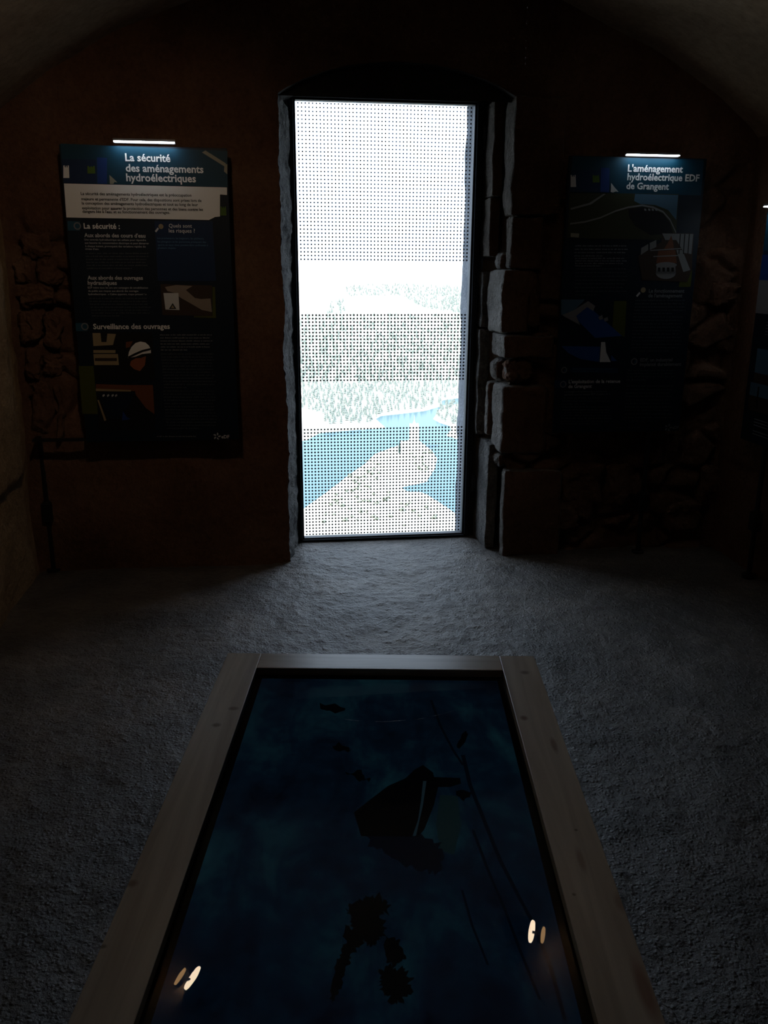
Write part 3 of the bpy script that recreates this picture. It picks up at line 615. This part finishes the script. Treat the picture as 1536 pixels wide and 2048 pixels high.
for x in (X0 + .04, X1 - .04):
    for y in (Y0 + .05, Y1 - .05): tbox(x - .025, x + .025, y - .025, y + .025, .0, TZ - .086, 'leg', M_black, .003)
# bezel: sloping black lip round the picture
mb = MB(); s_ = .013
o_ = [(I0, J0), (I1, J0), (I1, J1), (I0, J1)]; i_ = [(I0 + s_, J0 + s_), (I1 - s_, J0 + s_), (I1 - s_, J1 - s_), (I0 + s_, J1 - s_)]
for k in range(4):
    a, b2 = o_[k], o_[(k + 1) % 4]; c, d = i_[(k + 1) % 4], i_[k]
    mb.quad(tp(*a, TZ - .0155), tp(*b2, TZ - .0155), tp(*c, TZ - .0175), tp(*d, TZ - .0175))
    mb.quad(tp(*a, TZ - .001), tp(*b2, TZ - .001), tp(*b2, TZ - .0156), tp(*a, TZ - .0156))
mb.build('bezel', M_dot, tb)
# the picture: an aerial view at dusk, shown by a dim screen
M_scr = bpy.data.materials.new('dim_blue_screen'); M_scr.use_nodes = True; nt = M_scr.node_tree; b = nt.nodes['Principled BSDF']
b.inputs['Base Color'].default_value = (.004, .005, .007, 1); b.inputs['Roughness'].default_value = .5; b.inputs['Specular IOR Level'].default_value = .1
tc = nt.nodes.new('ShaderNodeTexCoord')
def noise_node(sc, det, mapping=None, dist=0):
    n_ = nt.nodes.new('ShaderNodeTexNoise'); n_.inputs['Scale'].default_value = sc; n_.inputs['Detail'].default_value = det; n_.inputs['Roughness'].default_value = .62; n_.inputs['Distortion'].default_value = dist
    if mapping:
        mp = nt.nodes.new('ShaderNodeMapping'); mp.inputs['Scale'].default_value = mapping[0]; mp.inputs['Rotation'].default_value = (0, 0, mapping[1]); nt.links.new(tc.outputs['Object'], mp.inputs['Vector']); nt.links.new(mp.outputs[0], n_.inputs['Vector'])
    else: nt.links.new(tc.outputs['Object'], n_.inputs['Vector'])
    return n_
n1 = noise_node(4.0, 5); n2 = noise_node(5, 5, ((2.2, .8, 1), R(-14)), .6); n3 = noise_node(34, 6)
mul = nt.nodes.new('ShaderNodeMath'); mul.operation = 'MULTIPLY'; nt.links.new(n1.outputs['Fac'], mul.inputs[0]); nt.links.new(n2.outputs['Fac'], mul.inputs[1])
mul2 = nt.nodes.new('ShaderNodeMath'); mul2.operation = 'MULTIPLY_ADD'; nt.links.new(n3.outputs['Fac'], mul2.inputs[0]); mul2.inputs[1].default_value = .16; nt.links.new(mul.outputs[0], mul2.inputs[2])
cr = nt.nodes.new('ShaderNodeValToRGB'); e = cr.color_ramp.elements
e[0].position = .20; e[0].color = (.0004, .0009, .0026, 1); e[1].position = .48; e[1].color = (.0028, .0125, .0175, 1); k_ = e.new(.33); k_.color = (.0010, .0040, .0085, 1)
nt.links.new(mul2.outputs[0], cr.inputs['Fac']); nt.links.new(cr.outputs['Color'], b.inputs['Emission Color']); b.inputs['Emission Strength'].default_value = .75
ZS = TZ - .0180
mb = MB(); mb.grid(lambda s, t: tp(I0 + .012 + (I1 - I0 - .024) * s, J0 + .012 + (J1 - J0 - .024) * t, ZS), 4, 6)
scr = mb.build('screen', M_scr, tb); scr['label'] = 'dark blue picture'
def emat(n_, c, s): return mat(n_, (.004, .004, .005), .5, .1, 0, c, s)
M_sil = emat('picture_black', (.0004, .0006, .0010), .5); M_dkb = emat('picture_dark_blue', (.0006, .0014, .0034), .6); M_lit = emat('picture_pale_edge', (.006, .013, .018), .6); M_beam = emat('picture_pale_sweep', (.0030, .0090, .0105), .5)
def sp(name, polys, m, lift):
    mb = MB()
    for p in polys:
        vs = [on_z(x, y, ZS + lift) for x, y in p]; mb.add(vs, [tuple(range(len(vs)))])
    return mb.build(name, m, scr)
def ragged(p, amp, sub=5, seed=0):
    out = []
    for i in range(len(p)):
        a, b2 = Vector(p[i]), Vector(p[(i + 1) % len(p)]); nn = Vector((-(b2 - a).y, (b2 - a).x)).normalized()
        for k in range(sub):
            q = a.lerp(b2, k / sub); out.append(tuple(q + nn * amp * (noise.noise(Vector((q.x * .13, q.y * .13, seed))) * 1.7 + noise.noise(Vector((q.x * .41, q.y * .41, seed + 3))) * 1.1)))
    return out
sp('picture_castle', [[(708, 1625), (738, 1601), (776, 1572), (812, 1556), (828, 1540), (846, 1530), (866, 1545), (868, 1554), (920, 1556), (922, 1567), (900, 1574), (876, 1574), (868, 1610), (848, 1660), (836, 1673), (722, 1672)]], M_sil, .0004)
sp('picture_castle_edge', [[(846, 1562), (853, 1562), (846, 1610), (832, 1672), (825, 1672), (836, 1640), (842, 1602)]], M_lit, .0008)
sp('picture_beam', [[(880, 1590), (915, 1592), (922, 1650), (908, 1710), (880, 1700), (872, 1650)]], M_beam, .0002)
sp('picture_island', [ragged([(694, 1820), (712, 1804), (740, 1790), (770, 1798), (778, 1818), (760, 1834), (772, 1858), (760, 1880), (742, 1892), (722, 1886), (704, 1868), (700, 1840)], 8, 11, 1),
                      ragged([(756, 1944), (776, 1930), (800, 1936), (820, 1956), (824, 1976), (808, 2000), (786, 2006), (768, 1986), (760, 1966)], 8, 11, 2),
                      ragged([(676, 1920), (692, 1906), (704, 1912), (690, 1950), (676, 1990), (664, 2008), (660, 1990)], 5, 9, 3), ragged([(690, 1850), (716, 1868), (728, 1884), (700, 1912), (682, 1920), (690, 1886)], 6, 8, 12), ragged([(772, 1870), (800, 1880), (812, 1916), (792, 1934), (770, 1924)], 6, 8, 13), ragged([(906, 1578), (938, 1584), (940, 1594), (922, 1600)], 4, 4, 4),
                      ragged([(640, 1412), (680, 1408), (690, 1422), (650, 1424)], 5, 4, 5), ragged([(664, 1488), (690, 1490), (704, 1502), (672, 1502)], 5, 4, 6), ragged([(912, 1490), (930, 1464), (938, 1468), (918, 1498)], 3, 4, 7),
                      ragged([(690, 1542), (720, 1544), (742, 1560), (720, 1562)], 6, 5, 8)], M_sil, .0005)
sp('picture_shade', [ragged([(722, 1664), (830, 1664), (872, 1684), (892, 1716), (876, 1748), (842, 1742), (800, 1726), (752, 1700)], 8, 6, 9)], M_dkb, .0003)
streak = lambda pts, wd: [(x - wd, y) for x, y in pts] + [(x + wd, y) for x, y in reversed(pts)]
sp('picture_track', [streak([(926, 1510), (940, 1570), (968, 1640), (1000, 1720), (1036, 1790), (1068, 1850), (1100, 1930), (1130, 2040)], 4), streak([(862, 1400), (880, 1450), (906, 1500), (926, 1530)], 2.5), streak([(946, 1660), (976, 1740), (1010, 1820), (1040, 1900), (1080, 2000)], 3), streak([(924, 1780), (944, 1850), (976, 1930)], 2.5)], M_dkb, .00035)
# glass
mb = MB(); mb.quad(tp(I0, J0, TZ - .0150), tp(I1, J0, TZ - .0150), tp(I1, J1, TZ - .0150), tp(I0, J1, TZ - .0150)); mb.build('glass_cover', M_tglass, tb)

# ------------------------------------------------------------------ the country outside: reservoir, wooded slopes, castle rock
ZW = EYE - 150.0
WAT = mat('reservoir_water', (.10, .158, .172), .15, .3); nt = WAT.node_tree; b = nt.nodes['Principled BSDF']; b.inputs['IOR'].default_value = 1.07
tc = nt.nodes.new('ShaderNodeTexCoord'); ns = nt.nodes.new('ShaderNodeTexNoise'); ns.inputs['Scale'].default_value = .25; ns.inputs['Detail'].default_value = 4; nt.links.new(tc.outputs['Object'], ns.inputs['Vector'])
bp = nt.nodes.new('ShaderNodeBump'); bp.inputs['Strength'].default_value = .15; bp.inputs['Distance'].default_value = .4; nt.links.new(ns.outputs['Fac'], bp.inputs['Height']); nt.links.new(bp.outputs['Normal'], b.inputs['Normal'])
mb = MB(); mb.quad((-2500, 200, ZW), (2500, 200, ZW), (2500, 6000, ZW), (-2500, 6000, ZW))
tag(mb.build('reservoir', WAT), 'pale blue reservoir far below the window', kind='structure')
M_land = rocky('dry_grass_land', [(.42, .43, .36), (.55, .54, .46), (.66, .64, .56)], .012, .3, .4)
M_rock = rocky('pale_castle_rock', [(.34, .33, .28), (.52, .50, .43), (.62, .60, .53)], .10, .8, .35)
def pxpoly(p): return np.array([[q.x, q.y] for q in (on_z(x, y, ZW) for x, y in p)])
def sdist(P, poly):                                # >0 inside
    n = len(poly); dmin = np.full(len(P), 1e9); ins = np.zeros(len(P), bool)
    for i in range(n):
        a, b2 = poly[i], poly[(i + 1) % n]; ab = b2 - a
        t = np.clip(((P - a) @ ab) / (ab @ ab + 1e-9), 0, 1); d = np.hypot(*(P - a - t[:, None] * ab).T); dmin = np.minimum(dmin, d)
        c = (a[1] > P[:, 1]) != (b2[1] > P[:, 1])
        with np.errstate(divide='ignore', invalid='ignore'): xx = (b2[0] - a[0]) * (P[:, 1] - a[1]) / (b2[1] - a[1]) + a[0]
        ins ^= c & (P[:, 0] < xx)
    return np.where(ins, dmin, -dmin)
def fbm_np(P, sc):
    out = np.zeros(len(P))
    for k, (fx, fy, ph) in enumerate(((1, .3, 0), (-.4, 1.1, 2), (1.7, 1.3, 4), (2.3, -1.9, 1), (3.9, 3.1, 5), (-5.2, 4.4, 3))):
        out += np.sin(P[:, 0] * fx / sc + P[:, 1] * fy / sc + ph) / (1 + k * .7)
    return out / 2.2
SHORE_A = [(-1500, 950), (300, 905), (560, 888), (612, 881), (640, 866), (700, 861), (772, 856), (752, 838), (762, 832), (800, 828), (850, 822), (884, 812), (884, 801), (920, 796), (1000, 788), (3000, 775)]
polyA = np.vstack([pxpoly(SHORE_A), [[3500, 5500], [-3500, 5500]]])
polyB = pxpoly([(884, 812), (874, 826), (866, 838), (880, 846), (900, 852), (902, 860), (892, 871), (930, 884), (1100, 905), (1500, 905), (1300, 805), (1000, 800), (915, 801), (892, 804)])
polyC = pxpoly([(540, 1075), (612, 1014), (650, 987), (683, 962), (700, 948), (730, 928), (750, 908), (775, 899), (797, 892), (803, 884), (838, 881), (850, 890), (864, 902), (874, 917), (870, 937), (860, 952), (853, 964), (802, 975), (822, 987), (852, 988), (882, 1007), (917, 1031), (962, 1058), (1010, 1150), (480, 1150)])
def hA(P):
    sd_ = sdist(P, polyA); h = np.interp(sd_, [-30, 0, 12, 60, 220, 1000, 2700, 4200], [-8, 0, 2.2, 6, 25, 60, 124, 150])
    return sd_, h + np.clip(sd_ / 300, 0, 1) * 7 * fbm_np(P, 170)
def hB(P):
    sd_ = sdist(P, polyB); return sd_, np.interp(sd_, [-30, 0, 5, 60, 200], [-8, 0, 1.2, 6, 12])
def hC(P):
    sd_ = sdist(P, polyC); return sd_, np.interp(sd_, [-30, 0, 4, 25, 80, 200], [-8, 0, 2, 5, 8, 14]) + np.clip(sd_ / 15, 0, 1) * 1.2 * fbm_np(P, 9)
def land(name, hf, m, label, az, r0, r1, na, nr):
    th = np.radians(np.linspace(*az, na)); rr = np.exp(np.linspace(math.log(r0), math.log(r1), nr))
    TT, RR = np.meshgrid(th, rr); P = np.stack([(RR * np.sin(TT)).ravel(), (RR * np.cos(TT)).ravel()], 1)
    sd_, h = hf(P); ok = sd_ > -18
    idx = np.arange(na * nr).reshape(nr, na); q = np.stack([idx[:-1, :-1], idx[:-1, 1:], idx[1:, 1:], idx[1:, :-1]], -1).reshape(-1, 4); q = q[ok[q].all(1)]
    used = np.unique(q); mp = np.zeros(na * nr, int); mp[used] = np.arange(len(used))
    me = bpy.data.meshes.new(name); me.from_pydata(np.column_stack([P[used], ZW + h[used]]).tolist(), [], mp[q].tolist()); me.materials.append(m)
    me.polygons.foreach_set('use_smooth', [True] * len(me.polygons)); me.update()
    o = bpy.data.objects.new(name, me); COL.objects.link(o); PM[o.name] = Matrix(); return tag(o, label, kind='structure')
land('far_hillside', hA, M_land, 'pale slopes rising beyond the reservoir', (-30, 30), 620, 5200, 420, 330)
land('wooded_headland', hB, M_land, 'low headland on the right of the reservoir', (-2, 30), 560, 960, 240, 110)
land('castle_rock_peninsula', hC, M_rock, 'pale rocky tongue of land running into the reservoir', (-14, 14), 380, 800, 360, 240)
mb = MB(); mb.grid(lambda s, t: ((s - .5) * (60 + 900 * t), 7 + 380 * t, -9 - 140.5 * t ** .92 + 1.5 * fbm(Vector((s * 9, t * 30, 0)), 3)), 40, 60)
tag(mb.build('near_hillside', M_rock, None, True), 'steep slope falling away under the window', kind='structure')
def zh(hf, x, y): return ZW + float(hf(np.array([[x, y]]))[1][0])
def land_at(hf, px, py):                           # where the sight line through that spot meets the slope
    z = ZW + 4
    for _ in range(25):
        p = on_z(px, py, min(z, EYE - .5)); z = .5 * z + .5 * zh(hf, p.x, p.y)
    p.z = zh(hf, p.x, p.y); return p

# castle tower on its rock
def castle():
    c = land_at(hC, 828, 888); k = c.y / FPX
    r = tag(empty('castle_tower', c, R(8)), 'pale ruined castle tower standing at the tip of the rocky peninsula', 'tower')
    Mx = PM[r.name]; q = lambda x, y, z: Mx @ Vector((x, y, z))
    M_st = rocky('sunlit_masonry', [(.5, .48, .43), (.6, .58, .52), (.68, .66, .6)], .5, .1, 3)
    hw = 8.5 * k; H = 41 * k
    mb = MB(); mb.grid(lambda s, t: (lambda a, e: q(hw * e * max(-1, min(1, 1.42 * math.cos(a))), hw * e * max(-1, min(1, 1.42 * math.sin(a))), -3 + (H + 3) * t + (.5 * math.sin(a * 3) * (t == 1))))(2 * math.pi * s, 1.03 - .05 * t), 32, 12)
    mb.add([q(hw * .98 * max(-1, min(1, 1.42 * math.cos(a))), hw * .98 * max(-1, min(1, 1.42 * math.sin(a))), H - .4) for a in np.linspace(0, 2 * math.pi, 32, False)], [tuple(range(32))])
    mb.build('tower_wall', M_st, r)
    mb = MB()
    for x in (-.8, -.1, .7): mb.box(q(x * hw, -hw * .8, H + .35), Mx.to_3x3() @ Vector((hw * .2, 0, 0)), Mx.to_3x3() @ Vector((0, hw * .18, 0)), Z * .5)
    mb.build('parapet', M_st, r)
    mb = MB(); mb.tube([q(0, 0, H - .4), q(0, 0, H + 1.0), q(0, 0, H + 1.1), q(0, 0, H + 2.0)], [1.5, 1.4, 1.1, .9], 8); mb.tube([q(0, 0, H + 1.9), q(0, 0, H + 3.1), q(0, 0, H + 3.6)], [.5, .55, .2], 8); mb.tube([q(0, 0, H + 3.4), q(0, 0, H + 7.5)], [.28, .18], 6)
    mb.build('rooftop_statue', M_st, r)
    w_ = tag(empty('ruined_wall', land_at(hC, 812, 896), R(5)), 'low ruined wall beside the castle tower', 'wall')
    Mx2 = PM[w_.name]; mb = MB(); a = Mx2.to_3x3()
    mb.box(Mx2 @ Vector((1, 0, 1.2)), a @ Vector((8 * k, 0, 0)), a @ Vector((0, .6, 0)), Z * 2.4); mb.build('wall_face', M_st, w_)
    mb = MB(); mb.box(Mx2 @ Vector((-3.2, -.1, 2.6)), a @ Vector((2.6 * k, 0, 0)), a @ Vector((0, .8, 0)), Z * 3.4); mb.build('wall_end', M_st, w_)
castle()

# trees: one crown-and-trunk kind per habitat, copied
M_leaf = rocky('pine_foliage', [(.195, .22, .195), (.26, .285, .245), (.34, .36, .305)], .35, .3, 1.2)
M_leafb = rocky('shrub_foliage', [(.22, .23, .18), (.32, .33, .26), (.40, .41, .33)], .5, .3, 1.6)
M_trunk = mat('bark', (.12, .09, .07), .9)
def crown_geo(h, r, seed, n=7, tiers=3):
    rs = random.Random(seed); vs = []; fs = []
    for k in range(tiers):
        z0 = h * (.16 + .26 * k); z1 = h * (.52 + .24 * k) if k < tiers - 1 else h; rr = r * (1 - .26 * k); o = len(vs)
        for i in range(n):
            a = 2 * math.pi * i / n + k; q = rr * rs.uniform(.75, 1.2); vs.append((q * math.cos(a), q * math.sin(a), z0 + rs.uniform(-.06, .06) * h))
        vs.append((rs.uniform(-.1, .1) * r, rs.uniform(-.1, .1) * r, z1)); vs.append((0, 0, z0 + .05 * h))
        fs += [(o + i, o + (i + 1) % n, o + n) for i in range(n)] + [(o + (i + 1) % n, o + i, o + n + 1) for i in range(n)]
    return vs, fs
KINDS_ = [crown_geo(1, .30, 3), crown_geo(1, .34, 5), crown_geo(1, .26, 8)]
tmesh = []
for i, (vs, fs) in enumerate(KINDS_):
    mb = MB(); mb.add([Vector(v) for v in vs], fs); o = mb.build('crown', M_leaf); tmesh.append(o.data); bpy.data.objects.remove(o)
mb = MB(); mb.tube([(0, 0, -.1), (0, 0, .3)], [.028, .02], 6); o = mb.build('trunk', M_trunk); trunk_mesh = o.data; bpy.data.objects.remove(o)
def inside(p, poly):
    x, y = p; c = False
    for i in range(len(poly)):
        (x1, y1), (x2, y2) = poly[i], poly[i - 1]
        if (y1 > y) != (y2 > y) and x < (x2 - x1) * (y - y1) / (y2 - y1) + x1: c = not c
    return c
REG = [  # habitat outline in the photograph, how many, slope, tree height
    ([(585, 764), (720, 768), (776, 806), (762, 828), (745, 846), (650, 848), (640, 826), (612, 818), (585, 815)], 760, hA, 5.6, 'left'),
    ([(720, 764), (960, 762), (960, 786), (884, 796), (880, 808), (850, 816), (800, 822), (772, 824), (782, 806)], 560, hA, 5.6, 'back'),
    ([(585, 632), (960, 630), (960, 764), (585, 766)], 1500, hA, 7.0, 'mid'),
    ([(690, 577), (800, 562), (960, 536), (960, 634), (850, 618), (800, 592), (695, 594)], 1000, hA, 9.0, 'far'),
    ([(660, 606), (690, 604), (690, 632), (650, 632)], 30, hA, 10.0, 'far'), ([(640, 1), (641, 1), (641, 2)], 0, hA, 10, 'far'),
    ([(884, 806), (960, 802), (960, 856), (900, 850), (872, 838), (876, 826)], 130, hB, 6.0, 'headland')]
spots = []
for poly, n_, hf, hh, where in REG:
    xs_, ys_ = [p[0] for p in poly], [p[1] for p in poly]; pts = []; tries = 0
    while len(pts) < n_ and tries < n_ * 40:
        tries += 1; p = (random.uniform(min(xs_), max(xs_)), random.uniform(min(ys_), max(ys_)))
        if inside(p, poly): pts.append(p)
    if not pts: continue
    # all sight lines at once
    Rr = np.array([ray(*p) for p in pts]); z = np.full(len(pts), ZW + (60 if where == 'far' else 20.0))
    for _ in range(40):
        t = (np.minimum(z, EYE - 1.0) - EYE) / Rr[:, 2]; P = Rr[:, :2] * t[:, None]; P[:, 1] = np.clip(P[:, 1], 300, 4800)
        z = .6 * z + .4 * (ZW + hf(P)[1])
    for (px, py), q, zz_ in zip(pts, P, z):
        if q[1] > 4700 or any((q[0] - o_[1]) ** 2 + (q[1] - o_[2]) ** 2 < (.36 * (1.1 * hh + o_[4])) ** 2 for o_ in spots): continue
        spots.append((where, q[0], q[1], zz_, hh * random.uniform(.75, 1.3), py))
near = sorted([s for s in spots if s[0] in ('left', 'back', 'headland')], key=lambda s: math.hypot(s[1], s[2]))[:290]
nearset = set(id(s) for s in near)
LAB = {'left': ('one of the pines crowding the slope above the left shore of the reservoir', 'pines above the left shore'), 'back': ('one of the pines standing behind the inlet at the back of the reservoir', 'pines behind the inlet'), 'headland': ('one of the pines on the low headland at the right of the reservoir', 'pines on the right headland')}
for s in near:
    where, x, y, z, h, _ = s; r = bpy.data.objects.new('pine_tree', None); COL.objects.link(r); r.location = (x, y, z); r.rotation_euler = (0, 0, random.uniform(0, 6.28)); r.scale = (h, h, h)
    tag(r, LAB[where][0], 'tree', LAB[where][1])
    c = bpy.data.objects.new('crown', random.choice(tmesh)); COL.objects.link(c); c.parent = r
    if len(nearset) < 1: break
    t = bpy.data.objects.new('trunk', trunk_mesh); COL.objects.link(t); t.parent = r
mb = MB()
for s in spots:
    if id(s) in nearset: continue
    where, x, y, z, h, _ = s; vs, fs = random.choice(KINDS_); a = random.uniform(0, 6.28); ca, sa = math.cos(a), math.sin(a)
    mb.add([(x + h * (v[0] * ca - v[1] * sa), y + h * (v[0] * sa + v[1] * ca), z + h * v[2]) for v in vs], fs)
tag(mb.build('forest', M_leaf), 'dense pine forest covering the far slopes', 'forest', kind='stuff')

# shrubs on the castle rock
def shrub_mesh(seed):
    bm = bmesh.new(); bmesh.ops.create_icosphere(bm, subdivisions=2, radius=.5)
    for v in bm.verts:
        v.co *= 1 + .55 * noise.noise(v.co * 4 + Vector((seed, 0, 0))); v.co.z = v.co.z * .8 + .3
    me = bpy.data.meshes.new('shrub'); bm.to_mesh(me); bm.free(); me.materials.append(M_leafb); return me
shrubs = []
sm = [shrub_mesh(k) for k in (1, 4, 9)]
SH = [([(690, 950), (745, 915), (770, 930), (740, 985), (690, 985)], 34, 'low shrub among those on the left flank of the castle rock', 'shrubs on the left flank'),
      ([(822, 905), (862, 905), (862, 950), (835, 952)], 14, 'low shrub below the castle tower on the right flank of the rock', 'shrubs below the tower'),
      ([(650, 990), (790, 985), (790, 1040), (640, 1050)], 34, 'low shrub on the near slope of the rocky peninsula', 'shrubs on the near slope'),
      ([(800, 1000), (870, 1010), (900, 1050), (800, 1060)], 12, 'low shrub near the lower right corner of the view through the glass', 'shrubs on the near right slope')]
for poly, n_, lab, grp in SH:
    xs_, ys_ = [p[0] for p in poly], [p[1] for p in poly]; k = 0
    while k < n_:
        p = (random.uniform(min(xs_), max(xs_)), random.uniform(min(ys_), max(ys_)))
        if not inside(p, poly): continue
        q = land_at(hC, *p); s = random.uniform(1.2, 3.2)
        if any((q - a).length < .75 * (s + b_) for a, b_ in shrubs): continue
        shrubs.append((q, s)); o = bpy.data.objects.new('shrub', random.choice(sm)); COL.objects.link(o)
        o.location = q; o.scale = (s, s, s * random.uniform(.7, 1.2)); o.rotation_euler = (0, 0, random.uniform(0, 6)); tag(o, lab, 'shrub', grp); k += 1
q = land_at(hC, 799, 908); r = tag(empty('cypress_tree', q), 'dark slender cypress left of the castle tower', 'tree')
mb = MB(); mb.tube([q + Z * z for z in (0.5, 2, 6, 9, 11)], [.5, 1.0, .9, .55, .05], 9); mb.build('crown', mat('cypress_green', (.06, .09, .08), .9), r)
mb = MB(); mb.tube([q - Z * .5, q + Z * 1], .2, 6); mb.build('trunk', M_trunk, r)
